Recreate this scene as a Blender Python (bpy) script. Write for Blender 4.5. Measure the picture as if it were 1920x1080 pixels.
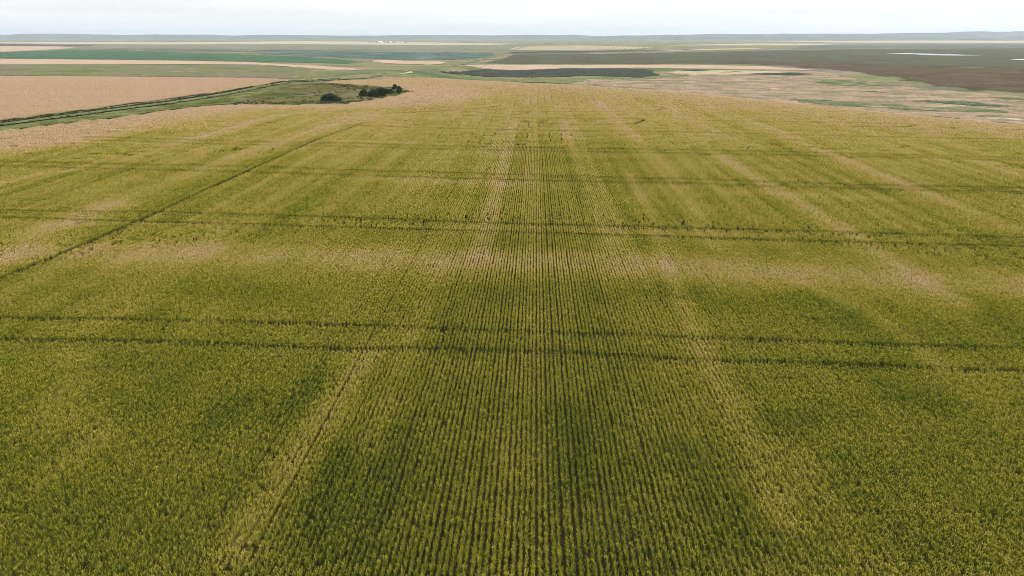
import bpy, bmesh, math, random
import numpy as np
from mathutils import Vector
from mathutils.geometry import delaunay_2d_cdt

# ------------------------------------------------------------------ camera, sky, sun, exposure
scene = bpy.context.scene
for o in list(bpy.data.objects): bpy.data.objects.remove(o)
C = scene.collection
R = math.radians
random.seed(7); rng = np.random.default_rng(7)

cam_d = bpy.data.cameras.new('camera'); cam = bpy.data.objects.new('camera', cam_d); C.objects.link(cam)
cam.location = (0, 0, 24.0); cam.rotation_euler = (R(90 - 18.98), 0, R(1.78))
cam_d.sensor_width = 36; cam_d.lens = 36 * 1371 / 1920; cam_d.clip_start = 0.5; cam_d.clip_end = 60000
scene.camera = cam

SUN_EL, SUN_AZ = R(40), R(58)          # azimuth clockwise from +Y (straight ahead): ahead on the right, behind thin cloud
world = bpy.data.worlds.new('World'); scene.world = world; world.use_nodes = True
nt = world.node_tree; N = nt.nodes; L = nt.links; N.clear()
out = N.new('ShaderNodeOutputWorld'); bg = N.new('ShaderNodeBackground'); bg.inputs['Strength'].default_value = 0.12
sky = N.new('ShaderNodeTexSky'); sky.sky_type = 'NISHITA'; sky.sun_disc = False
sky.sun_elevation = SUN_EL; sky.sun_rotation = SUN_AZ; sky.air_density = 1.0; sky.dust_density = 2.0
tc = N.new('ShaderNodeTexCoord'); mp = N.new('ShaderNodeMapping'); mp.inputs['Scale'].default_value = (1.6, 1.6, 22)
cn = N.new('ShaderNodeTexNoise'); cn.inputs['Scale'].default_value = 2.2; cn.inputs['Detail'].default_value = 7
cr = N.new('ShaderNodeValToRGB'); cr.color_ramp.elements[0].position = 0.36; cr.color_ramp.elements[1].position = 0.66
cr.color_ramp.elements[0].color = (7.15, 7.2, 7.15, 1); cr.color_ramp.elements[1].color = (8.2, 8.22, 8.16, 1)
mx = N.new('ShaderNodeMix'); mx.data_type = 'RGBA'; mx.inputs[0].default_value = 0.92
L.new(tc.outputs['Generated'], mp.inputs['Vector']); L.new(mp.outputs[0], cn.inputs['Vector']); L.new(cn.outputs['Fac'], cr.inputs[0])
L.new(sky.outputs[0], mx.inputs[6]); L.new(cr.outputs[0], mx.inputs[7]); 
sx = N.new('ShaderNodeSeparateXYZ'); zc = N.new('ShaderNodeMath'); zc.operation = 'MAXIMUM'; zc.inputs[1].default_value = 0.0
ov = N.new('ShaderNodeMath'); ov.operation = 'MULTIPLY_ADD'; ov.inputs[1].default_value = 1.8; ov.inputs[2].default_value = 1.0   # standard overcast law: zenith brighter than horizon
L.new(tc.outputs['Generated'], sx.inputs[0]); L.new(sx.outputs[2], zc.inputs[0]); L.new(zc.outputs[0], ov.inputs[0])
sc_ = N.new('ShaderNodeVectorMath'); sc_.operation = 'SCALE'; L.new(mx.outputs[2], sc_.inputs[0]); L.new(ov.outputs[0], sc_.inputs['Scale'])
L.new(sc_.outputs[0], bg.inputs[0]); L.new(bg.outputs[0], out.inputs[0])

sun_d = bpy.data.lights.new('sun', 'SUN'); sun = bpy.data.objects.new('sun', sun_d); C.objects.link(sun)
sun_d.energy = 1.3; sun_d.angle = R(14); sun_d.color = (1.0, 0.95, 0.87)
sd = Vector((math.sin(SUN_AZ) * math.cos(SUN_EL), math.cos(SUN_AZ) * math.cos(SUN_EL), math.sin(SUN_EL)))
sun.rotation_euler = sd.to_track_quat('Z', 'Y').to_euler(); sun.location = (0, 0, 60)

vs = scene.view_settings; vs.view_transform = 'Standard'; vs.look = 'None'; vs.exposure = 0.13; vs.gamma = 1.0; vs.use_curve_mapping = False
scene.cycles.max_bounces = 4; scene.cycles.diffuse_bounces = 2; scene.cycles.glossy_bounces = 1; scene.cycles.transmission_bounces = 2
scene.cycles.volume_bounces = 0; scene.cycles.transparent_max_bounces = 4
scene.cycles.caustics_reflective = False; scene.cycles.caustics_refractive = False
scene.cycles.use_denoising = True
scene.cycles.denoiser = 'OPENIMAGEDENOISE'; scene.cycles.denoising_input_passes = 'RGB_ALBEDO_NORMAL'; scene.cycles.denoising_prefilter = 'FAST'
scene.cycles.pixel_filter_type = 'BLACKMAN_HARRIS'; scene.cycles.filter_width = 0.9

HAZE_DENSITY = 6.0e-5

# ------------------------------------------------------------------ the lie of the land
def sstep(a, b, x):
    t = np.clip((np.asarray(x, float) - a) / (b - a), 0, 1); return t * t * (3 - 2 * t)

def seg_dist(x, y, pts):
    """distance to a polyline and signed side (positive on the left of its direction), arrays"""
    best = np.full(np.shape(x), 1e18); side = np.zeros(np.shape(x))
    for (ax, ay), (bx, by) in zip(pts[:-1], pts[1:]):
        dx, dy = bx - ax, by - ay; l2 = dx * dx + dy * dy
        t = np.clip(((x - ax) * dx + (y - ay) * dy) / l2, 0, 1)
        d = np.hypot(x - ax - t * dx, y - ay - t * dy)
        s = dx * (y - ay) - dy * (x - ax)
        m = d < best - 1e-9
        best = np.where(m, d, best); side = np.where(m, np.sign(s), side)
    return best, side

CREST = [(360, -130), (262, 20), (196, 130), (142, 217), (114, 260), (92, 302), (62, 356), (24, 395), (-13, 422), (-60, 462)]
VALLEY = -12.0

def crest_s(x, y):
    d, s = seg_dist(x, y, CREST)
    return -d * s                                    # positive beyond the crest

def terrain(x, y):
    x = np.asarray(x, float); y = np.asarray(y, float)
    s = crest_s(x, y)
    dr = sstep(-13, 77, s) * sstep(-130, -25, x)
    dl = sstep(430, 1150, y + 0.10 * x)
    z = VALLEY * np.maximum(dr, dl)
    und = 0.35 * np.sin(x / 41 + 1.1) * np.sin(y / 57 + 0.4) + 0.22 * np.sin(x / 23 + y / 31)
    z = z + und * (1 - sstep(380, 600, y)) * (1 - sstep(-60, 10, s))
    z = z - 1.6 * np.exp(-(((x + 92) / 26) ** 2 + ((y - 335) / 40) ** 2))          # the scrubby hollow
    return z

# outlines in metres, measured on the ground (x to the right, y ahead)
SH = {
 'left_field': [(-401.8, 484.4), (-338.2, 469.9), (-230.0, 458.6), (-167.6, 450.6), (-139.8, 429.2), (-145.4, 354.7), (-148.4, 293.2), (-151.7, 248.0), (-159.1, 216.9), (-162.4, 190.9)],
 'grassland': [(-654.4, 792.4), (-584.5, 816.2), (-407.0, 879.1), (-325.0, 878.4), (-170.7, 598.4), (-113.1, 575.5), (-100.7, 551.5), (-138.5, 439.9), (-170.8, 459.2), (-343.0, 476.7), (-406.7, 490.3)],
 'pink_strip': [(-1070.6, 1300.0), (-909.4, 1273.0), (-546.6, 1182.5), (-408.4, 1105.0), (-242.6, 852.3), (-141.4, 639.0), (-114.5, 582.4), (-173.0, 606.5), (-334.0, 902.7), (-423.2, 914.1), (-614.6, 858.3), (-686.4, 831.4)],
 'green_field': [(-1487.8, 1811.1), (-1294.5, 1817.1), (-1333.5, 2108.8), (-1117.7, 2073.7), (-578.1, 1568.6), (-450.8, 1444.8), (-301.3, 1247.2), (-244.8, 1109.4), (-248.7, 998.4), (-419.3, 1134.6), (-556.8, 1204.8), (-924.8, 1294.8), (-1084.1, 1316.4)],
 'teal_marsh': [(-653.9, 1775.7), (-406.5, 1910.4), (-90.2, 1735.9), (-65.8, 1584.9), (-95.9, 1314.6), (-149.2, 1222.9), (-272.5, 1277.5), (-332.9, 1339.7), (-459.5, 1472.9), (-595.4, 1615.9)],
 'mauve_band': [(-1403.1, 2194.4), (-1190.0, 2400.8), (-807.4, 2195.2), (-144.8, 1988.5), (-77.0, 1855.0), (-91.7, 1764.6), (-413.7, 1944.7), (-665.0, 1805.9), (-974.0, 1962.8), (-1139.8, 2115.0)],
 'grey_green_field': [(-1693.1, 2913.8), (-1432.4, 3497.1), (-1007.5, 3754.7), (-126.3, 3322.7), (-73.8, 2674.1), (-92.2, 2050.5), (-824.0, 2240.5), (-1181.3, 2491.2)],
 'pale_strip': [(-4170.4, 5098.2), (-3628.8, 5115.1), (-2184.4, 5160.0), (-1937.7, 6247.1), (-1216.6, 5739.4), (-318.5, 4382.0), (-98.1, 4063.6), (-134.4, 3537.4), (-483.1, 3394.4), (-1180.7, 3802.3), (-1783.7, 3604.3), (-2932.9, 4131.9), (-3370.7, 4118.3)],
 'pink_left': [(-2436.2, 2973.3), (-2119.8, 2983.1), (-1836.8, 2909.3), (-1510.3, 2504.6), (-1354.8, 2026.5), (-1316.8, 1848.6), (-1513.4, 1842.6)],
 'dark_left': [(-3130.5, 3824.0), (-2723.9, 3836.7), (-1933.0, 3328.3), (-1780.9, 3028.0), (-2050.1, 3072.6), (-2505.7, 3058.4)],
 'tan_mid': [(-268.2, 1256.9), (-205.4, 1199.8), (-142.2, 1165.2), (-122.2, 1131.5), (-127.3, 934.2), (-187.1, 1008.9), (-251.2, 1138.8)],
 'green_right': [(-56.4, 1632.9), (111.4, 1688.3), (386.9, 1901.6), (663.5, 2171.2), (962.2, 2363.6), (1616.8, 2601.8), (1899.5, 2610.5), (687.6, 936.7), (575.6, 917.9), (476.7, 997.1), (426.8, 1116.0), (321.5, 1069.1), (141.6, 1043.1), (-32.4, 1043.1), (-77.4, 1059.7)],
 'brown_marsh': [(190.5, 1119.9), (316.6, 1159.4), (435.5, 1139.0), (499.3, 1015.8), (585.2, 933.4), (665.4, 906.1), (337.0, 452.5), (318.4, 501.9), (298.3, 540.7), (286.3, 593.5), (296.8, 674.3), (325.3, 803.7), (309.2, 940.8), (286.5, 1047.8)],
 'tan_strip': [(-88.8, 943.5), (-31.9, 1027.7), (68.8, 1035.0), (212.0, 1035.4), (298.4, 991.2), (327.8, 853.9), (265.1, 879.1), (126.1, 927.2), (-61.6, 842.5), (-89.5, 827.4)],
 'dark_marsh': [(-87.8, 649.9), (-75.4, 744.4), (-60.4, 825.7), (29.1, 916.3), (111.3, 911.4), (141.1, 861.2), (125.3, 797.7), (128.9, 753.1), (112.3, 713.2), (86.5, 685.0), (82.5, 712.3), (48.9, 730.2), (27.4, 701.1), (-26.6, 699.1), (-58.4, 669.1), (-78.1, 637.6)],
 'stubble': [(30.0, 649.8), (36.7, 692.3), (87.3, 672.2), (126.4, 723.0), (166.7, 810.9), (263.1, 872.4), (322.8, 840.8), (299.5, 691.5), (283.3, 587.1), (295.6, 535.8), (315.5, 497.2), (337.0, 452.5), (211.8, 279.6), (205.8, 319.8), (163.7, 378.0), (133.4, 435.5), (87.9, 509.0), (34.2, 566.7)],
 'straw': [(128.2, 834.8), (180.0, 876.8), (264.9, 858.6), (279.3, 814.2), (221.1, 766.4), (153.1, 743.6), (132.6, 775.2)],
 'dp1': [(155.5, 868.7), (182.9, 891.2), (207.1, 863.6), (181.9, 829.8), (155.4, 841.6)],
 'dp2': [(198.0, 849.9), (224.0, 837.6), (209.9, 794.3), (199.0, 805.7)],
 'dp3': [(211.2, 788.8), (268.2, 814.2), (290.5, 769.2), (242.9, 736.2), (218.2, 756.3)],
 'gp1': [(145.0, 474.5), (167.8, 464.7), (190.0, 448.5), (207.8, 427.3), (230.4, 414.7), (252.0, 394.5), (236.5, 369.4), (203.1, 373.6), (171.8, 397.5), (148.2, 425.5)],
 'gp2': [(220.5, 460.9), (241.0, 457.7), (258.6, 439.1), (265.3, 416.0), (253.8, 397.5), (236.6, 405.5), (224.1, 424.5)],
 'gp3': [(221.3, 655.5), (266.1, 690.7), (286.2, 649.8), (283.3, 587.1), (248.2, 561.7), (223.0, 598.4)],
 'gp4': [(211.7, 527.6), (238.4, 539.1), (247.5, 518.8), (223.2, 503.7)],
 'gp5': [(273.8, 482.9), (298.4, 497.0), (309.8, 467.4), (285.4, 429.7), (270.2, 443.5)],
 'crest_grass': [(-20.9, 673.3), (-2.1, 700.3), (26.7, 682.9), (36.4, 642.5), (24.0, 612.2), (-10.6, 625.9)],
 'striped_field': [(-77.6, 2811.6), (172.8, 3332.0), (427.5, 2756.7), (277.3, 2293.5), (-7.0, 2108.6), (-74.2, 2147.9)],
 'ploughed_line': [(-78.3, 1887.1), (135.5, 2057.2), (361.8, 2231.4), (586.8, 2403.4), (439.9, 2163.7), (118.7, 1800.1), (-52.3, 1683.5)],
 'pale_right': [(491.6, 3244.0), (1153.0, 4258.9), (1672.6, 4118.6), (1185.2, 3363.5)],
 'pale_right2': [(561.0, 2434.0), (804.1, 2576.5), (657.4, 2305.9), (464.2, 2139.3), (178.1, 1772.7), (114.9, 1742.1)],
 'pale_far': [(1735.6, 5831.2), (3508.5, 7422.4), (4791.1, 6604.3), (3262.7, 4493.3), (2777.2, 4478.2), (1962.5, 4834.7)],
 'mauve_right': [(1105.8, 3263.0), (1758.8, 3714.4), (3021.8, 4160.5), (1992.0, 2738.3), (1004.8, 2469.0), (768.2, 2357.6)],
 'pond1': [(776.0, 1730.4), (833.8, 1753.9), (856.8, 1716.9), (879.3, 1671.6), (884.8, 1556.1), (831.6, 1550.3), (795.1, 1570.9), (801.4, 1649.8)],
 'pond2': [(770.5, 1271.6), (808.1, 1305.2), (948.7, 1297.4), (898.6, 1228.2), (780.5, 1235.8)],
 'hollow': [(-111.8, 276.0), (-88.5, 278.4), (-71.9, 280.2), (-65.0, 299.9), (-60.0, 319.5), (-58.0, 346.3), (-66.6, 366.8), (-94.7, 393.9), (-113.8, 409.2), (-124.2, 412.7), (-125.2, 363.1), (-124.0, 324.7)],
 'verge': [(-147.7, 173.0), (-141.2, 191.6), (-135.8, 205.7), (-128.6, 220.1), (-124.8, 245.4), (-120.2, 267.8), (-113.3, 279.9), (-122.9, 325.1), (-126.3, 366.4), (-124.6, 414.1), (-134.5, 412.5), (-134.5, 374.7), (-133.4, 324.7), (-133.4, 270.9), (-140.2, 228.7), (-147.7, 200.8), (-152.1, 178.4)],
 'bright_verge': [(-127.3, 262.2), (-127.3, 279.2), (-126.6, 297.2), (-127.2, 315.1), (-122.0, 305.1), (-118.2, 287.0), (-120.5, 273.0)],
}
LN = {
 'road': [(-157.0, 184.4), (-151.7, 206.5), (-144.1, 235.4), (-137.4, 279.1), (-137.8, 335.8), (-138.7, 386.6), (-136.0, 417.1), (-124.3, 433.9), (-103.6, 466.6), (-100.7, 540.8)],
 'far_road': [(-100.7, 540.8), (-96.1, 595.6), (-95.1, 663.1), (-96.9, 895.6), (-97.4, 1119.2), (-89.2, 1283.5), (-76.8, 1584.4), (-64.2, 2067.0), (-40.8, 2965.2), (-7.0, 5227.6), (27.1, 7834.7)],
 'ditch': [(-773.0, 2101.1), (-450.7, 2119.3), (-222.0, 2061.7), (-81.7, 1969.0)],
 'ditch2': [(-1412.4, 2260.2), (-1350.1, 2474.3), (-1098.1, 2350.5), (-797.8, 2168.9)],
 'grid': [(-637.7, 1959.1), (-409.4, 1924.1), (-206.4, 1916.9), (-71.5, 1881.1)],
 'trail': [(-100.4, 560.8), (-97.6, 579.7), (-97.9, 598.9), (-103.7, 603.6), (-109.6, 601.2)],
 'A1': [(-51.6, 59.5), (-47.5, 59.2), (-32.7, 58.5), (-16.4, 57.3), (-1.7, 55.9), (12.2, 55.3), (25.7, 54.7), (39.1, 54.5), (42.1, 54.1)],
 'A2': [(-47.6, 54.3), (-44.1, 54.3), (-30.4, 53.8), (-15.1, 52.3), (-7.5, 52.3), (0.0, 52.0), (11.4, 50.9), (24.0, 50.5), (36.3, 50.1), (39.2, 49.8)],
 'B1': [(-82.6, 102.0), (-77.5, 101.5), (-52.9, 99.6), (-26.3, 96.4), (-2.9, 93.4), (19.3, 92.8), (40.5, 91.3), (60.9, 89.8), (65.6, 89.1)],
 'B2': [(-79.2, 97.4), (-74.6, 97.4), (-50.1, 93.8), (-24.8, 90.8), (-2.8, 89.0), (18.4, 87.9), (38.6, 86.6), (58.2, 85.5), (63.2, 85.5)],
 'C1': [(-107.4, 143.8), (-77.8, 139.5), (-51.1, 137.8), (-36.1, 135.1), (-4.1, 132.0), (26.1, 128.7), (53.4, 123.1), (80.0, 120.8), (86.6, 120.5)],
 'C2': [(-103.7, 138.6), (-75.2, 134.4), (-34.7, 129.6), (-3.9, 126.3), (25.3, 124.5), (52.1, 119.8), (77.8, 117.1), (83.9, 116.4)],
 'D1': [(-110.4, 178.5), (-76.1, 172.7), (-45.5, 172.2), (-5.2, 167.4), (32.5, 162.9), (67.2, 157.3), (100.5, 153.8), (108.7, 153.3)],
 'D2': [(-107.2, 173.0), (-73.9, 167.5), (-44.1, 166.7), (-5.1, 163.1), (31.6, 158.0), (65.6, 153.3), (97.9, 149.6), (106.0, 149.2)],
 'E1': [(-55.0, 209.8), (-30.1, 205.5), (-6.2, 199.8), (38.5, 194.8), (79.7, 188.0), (119.0, 183.8)],
 'F1': [(44.5, 226.6), (70.5, 222.9), (92.7, 220.0), (104.9, 216.7), (108.5, 214.2), (102.8, 209.1), (88.4, 209.5)],
 'F2': [(-22.6, 236.9), (-0.6, 229.5), (18.9, 227.3), (30.7, 231.7), (32.8, 225.0), (28.6, 215.0), (14.6, 210.7), (-3.7, 219.6)],
 'F3': [(-54.3, 241.1), (-36.1, 248.0), (-19.1, 259.1), (-12.2, 270.1)],
 'F4': [(-7.7, 249.1), (17.2, 251.4), (41.3, 257.9), (46.4, 266.3), (42.9, 274.0)],
 'L1': [(-55.2, 67.0), (-55.1, 69.9), (-54.1, 82.2), (-53.2, 98.6), (-52.9, 137.1), (-52.9, 176.0), (-50.3, 216.0)],
}
FEAT = [
 ([(-58.8, 80.6), (-36.8, 79.5), (-21.6, 78.2), (-2.4, 76.7), (14.4, 76.1), (26.9, 74.1), (38.2, 72.3), (48.7, 70.1)], 3.6, 0.42),
 ([(-54.4, 77.6), (-20.6, 74.0), (-2.3, 73.0), (13.8, 72.5), (25.8, 70.7), (36.7, 69.0)], 3.8, 0.2),
 ([(-91.9, 121.8), (-86.7, 136.6), (-82.4, 187.6), (-82.7, 227.7), (-68.7, 263.6)], 2.2, 0.45),
 ([(-63.7, 92.2), (-64.2, 110.4), (-63.2, 132.7), (-60.7, 180.1), (-52.9, 242.8)], 2.6, 0.4),
 ([(-60.1, 76.9), (-63.6, 87.8), (-62.9, 94.4), (-64.4, 106.2)], 3.0, 0.45),
 ([(64.3, 229.1), (62.2, 126.9), (62.6, 105.6), (63.1, 89.1)], 1.2, 0.45),
 ([(38.4, 153.6), (40.0, 114.5), (40.2, 93.8), (39.8, 78.0), (39.6, 64.8)], 1.2, 0.45),
 ([(17.3, 133.7), (15.0, 83.4), (13.2, 58.2), (13.1, 48.0), (13.2, 39.8), (12.7, 31.1)], 0.9, 0.42),
 ([(8.9, 220.9), (9.1, 103.1), (9.1, 80.6)], 1.0, 0.25),
 ([(24.7, 300.9), (25.1, 139.7), (22.9, 103.8), (21.3, 83.5)], 1.3, 0.3),
 ([(-6.9, 221.0), (-5.4, 101.9), (-6.4, 75.7)], 1.2, 0.25),
 ([(-12.5, 52.1), (-13.5, 42.1), (-14.2, 32.2), (-14.4, 28.3)], 1.0, 0.45),
 ([(-9.9, 75.4), (-9.9, 57.3), (-9.9, 47.2), (-9.7, 37.4)], 1.0, 0.3),
 ([(164.0, 412.9), (86.5, 134.3)], 2.0, 0.25),
 ([(25.7, 73.8), (30.3, 61.5), (30.3, 50.5)], 1.0, 0.28),
 ([(15.2, 38.2), (15.8, 31.5), (15.4, 28.1)], 0.8, 0.25),
 ([(-34.8, 50.1), (-32.1, 43.8), (-31.4, 39.3)], 1.4, 0.3),
 ([(-29.4, 41.8), (-26.5, 39.2), (-26.9, 35.0)], 1.2, 0.3),
 ([(-72.5, 94.5), (-36.5, 92.2), (-2.8, 90.5), (18.8, 90.0), (39.7, 89.2)], 1.3, 0.22),
 ([(-30.3, 127.1), (-16.7, 124.5), (-3.8, 122.7)], 2.6, 0.35),
 ([(32.3, 117.0), (44.9, 114.3), (53.8, 112.0)], 1.8, 0.3),
 ([(3.6, 57.4), (5.6, 65.5), (5.5, 82.4)], 0.8, -0.3),
 ([(-20.5, 41.0), (-19.9, 42.9), (-19.1, 44.2)], 0.9, -0.55),
 ([(-16.4, 41.1), (-15.6, 43.1), (-15.0, 47.5)], 1.0, -0.6),
 ([(-11.2, 36.9), (-11.2, 32.5), (-10.5, 29.1)], 0.9, -0.4),
 ([(-8.0, 40.2), (-7.9, 35.3), (-8.0, 30.8), (-7.6, 27.9)], 0.9, -0.5),
 ([(-44.8, 56.6), (-43.4, 60.4), (-43.0, 65.2)], 0.7, -0.5),
 ([(-39.8, 58.5), (-38.4, 62.0)], 0.6, -0.5),
 ([(-35.5, 59.4), (-33.7, 60.5), (-33.5, 62.3)], 0.6, -0.5),
 ([(-44.1, 54.4), (-42.7, 56.4)], 0.6, -0.4),
 ([(-40.1, 53.8), (-34.8, 53.8)], 0.5, -0.4),
 ([(-7.7, 61.4), (-6.5, 54.8), (-5.3, 51.0)], 1.1, -0.45),
 ([(-3.5, 64.1), (-2.6, 59.7), (-1.6, 52.9)], 1.0, -0.3),
 ([(2.5, 42.5), (2.7, 38.5), (2.6, 34.3)], 0.8, -0.45),
 ([(19.0, 50.9), (21.7, 50.7), (24.6, 50.2)], 0.6, -0.6),
 ([(14.7, 41.8), (17.7, 41.5)], 0.8, -0.3),
 ([(9.0, 38.5), (9.8, 34.8), (10.6, 30.2)], 1.2, -0.45),
 ([(24.7, 46.7), (24.9, 44.9)], 1.0, -0.4),
 ([(26.6, 44.7), (27.4, 44.2)], 1.0, -0.4),
 ([(17.4, 37.2), (16.2, 31.3)], 1.2, -0.3),
 ([(15.6, 42.2), (17.3, 42.5)], 1.0, -0.4),
 ([(-6.4, 68.4), (-2.1, 67.2), (3.1, 67.1), (12.7, 66.0)], 3.0, -0.35),
 ([(-43.1, 68.6), (-26.1, 66.6), (-12.2, 65.3)], 3.0, -0.25),
 ([(15.3, 66.2), (24.6, 64.0), (35.4, 57.0)], 3.0, -0.25),
 ([(44.7, 91.7), (46.9, 90.6)], 1.4, -0.4),
 ([(-6.4, 83.8), (-2.6, 82.5)], 2, -0.2),
 ([(-11.8, 112.2), (-3.5, 111.3), (8.2, 113.2)], 3, -0.3),
 ([(-14.4, 148.3), (-0.3, 146.9), (15.9, 148.9)], 4, -0.3),
 ([(-18.3, 176.4), (-0.4, 174.5), (22.0, 173.1)], 4, -0.35),
 ([(-72.7, 101.5), (-59.9, 89.6), (-62.6, 82.3)], 1.2, -0.3),
 ([(-51.3, 110.0), (-51.1, 91.6), (-48.5, 72.0)], 1.2, -0.25),
 ([(-82.0, 130.4), (-71.8, 129.9)], 2.5, -0.25),
 ([(70.7, 131.3), (64.8, 98.4)], 2.0, -0.2),
 ([(25.6, 66.8), (28.4, 59.1)], 1.0, -0.25),
 ([(41.3, 68.0), (40.6, 57.1)], 1.2, -0.4),
 ([(-119.3, 209.2), (-109.3, 224.0), (-94.0, 239.9)], 4, -0.4),
 ([(-109.1, 147.8), (-102.7, 163.3), (-96.8, 188.6)], 3, -0.45),
 ([(-97.0, 257.6), (-66.8, 256.1), (-42.7, 267.7)], 4, -0.3),
]
CROP = [(-147.7, 173.0), (-140.0, 189.9), (-134.2, 203.3), (-126.8, 217.1), (-122.6, 241.0), (-117.4, 261.4), (-109.7, 270.7), (-87.0, 273.7), (-70.9, 276.1), (-63.9, 295.1), (-58.5, 314.1), (-56.5, 343.6), (-67.9, 374.4), (-95.6, 397.9), (-114.1, 410.5), (-115.7, 427.5), (-94.7, 440.6), (-78.9, 457.9), (-66.4, 461.3), (-40.0, 462.0), (-4.0, 438.0)]
PINK = [(-127.6, 148.4), (-113.9, 153.1), (-106.9, 168.2), (-105.9, 192.6), (-102.2, 226.6), (-94.8, 251.7), (-71.3, 259.3), (-50.1, 265.7), (-29.4, 287.8), (-23.0, 328.5), (-36.9, 362.5), (-68.6, 397.1)]
BUSH = [(-80.1, 291.1, 8.7, 3.7), (-73.8, 320.9, 4.1, 3.3), (-68.1, 313.6, 5.4, 3.7), (-65.3, 315.6, 4.9, 4.4), (-66.5, 334.7, 2.6, 2.5), (-64.7, 335.0, 2.4, 2.2), (-66.2, 354.0, 2.6, 3.2), (-63.4, 349.6, 2.1, 2.5), (-60.3, 330.9, 2.6, 2.6)]
TREES = {'a': [(5189, 11110, 52.9, 15.1), (5242, 11112, 60.5, 19.6), (5295, 11113, 60.5, 13.6)], 'b': [(4282, 7967, 48.7, 10.8), (4331, 7968, 43.3, 13.0), (4379, 7970, 43.3, 8.7), (4423, 7971, 43.3, 11.9)], 'c': [(1249, 7873, 54.1, 8.1), (1303, 7874, 54.1, 9.2), (1402, 8107, 61.2, 8.4), (1417, 7878, 48.7, 10.8), (1514, 8110, 50.1, 9.5)], 'd': [(50, 3788, 20.9, 4.2), (76, 3924, 19.0, 5.4)], 'e': [(8519, 13928, 245.1, 37.7)]}

# ------------------------------------------------------------------ helpers
def tag(o, label=None, cat=None, group=None, kind=None):
    if label: o['label'] = label
    if cat: o['category'] = cat
    if group: o['group'] = group
    if kind: o['kind'] = kind
    return o

def link(name, me, mat=None, parent=None):
    o = bpy.data.objects.new(name, me); C.objects.link(o)
    if mat and me: me.materials.append(mat)
    if parent: o.parent = parent
    return o

def empty(name, loc, rz=0.0):
    o = bpy.data.objects.new(name, None); C.objects.link(o); o.location = loc; o.rotation_euler.z = rz; o.empty_display_size = 0.5
    return o

def mesh(name, v, f, smooth=False):
    me = bpy.data.meshes.new(name); me.from_pydata([tuple(map(float, p)) for p in v], [], [tuple(map(int, q)) for q in f]); me.update()
    if smooth: me.polygons.foreach_set('use_smooth', [True] * len(me.polygons))
    return me

def vnoise(x, y, seed):
    """smooth value noise, -1..1"""
    x = np.asarray(x, float); y = np.asarray(y, float)
    xi = np.floor(x).astype(np.int64); yi = np.floor(y).astype(np.int64); fx = x - xi; fy = y - yi
    def h(a, b):
        n = (a * 374761393 + b * 668265263 + seed * 1442695041) & 0xFFFFFFFF
        n = ((n ^ (n >> 13)) * 1274126177) & 0xFFFFFFFF
        return ((n ^ (n >> 16)) & 0xFFFF) / 32767.5 - 1
    ux = fx * fx * (3 - 2 * fx); uy = fy * fy * (3 - 2 * fy)
    return (h(xi, yi) * (1 - ux) + h(xi + 1, yi) * ux) * (1 - uy) + (h(xi, yi + 1) * (1 - ux) + h(xi + 1, yi + 1) * ux) * uy

def fbm(x, y, seed, o=3):
    s = 0; a = 1.0; t = 0
    for k in range(o):
        s = s + a * vnoise(x * 2 ** k, y * 2 ** k, seed + k * 17); t += a; a *= 0.55
    return s / t

def inside(x, y, poly):
    r = np.zeros(np.shape(x), bool); n = len(poly)
    for i in range(n):
        (x1, y1), (x2, y2) = poly[i], poly[(i + 1) % n]
        if y1 == y2: continue
        c = ((y1 > y) != (y2 > y)) & (x < (x2 - x1) * (y - y1) / (y2 - y1) + x1)
        r ^= c
    return r

# ------------------------------------------------------------------ materials
def nodes(name):
    m = bpy.data.materials.new(name); m.use_nodes = True; t = m.node_tree; t.nodes.clear()
    o = t.nodes.new('ShaderNodeOutputMaterial'); b = t.nodes.new('ShaderNodeBsdfPrincipled')
    b.inputs['Roughness'].default_value = 0.95; b.inputs['Specular IOR Level'].default_value = 0.03
    t.links.new(b.outputs[0], o.inputs[0])
    return m, t, b

def ramp(t, stops, interp='LINEAR'):
    r = t.nodes.new('ShaderNodeValToRGB'); e = r.color_ramp; e.interpolation = interp
    while len(e.elements) < len(stops): e.elements.new(0.5)
    for el, (p, c) in zip(e.elements, stops): el.position = p; el.color = (*c, 1)
    return r

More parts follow.
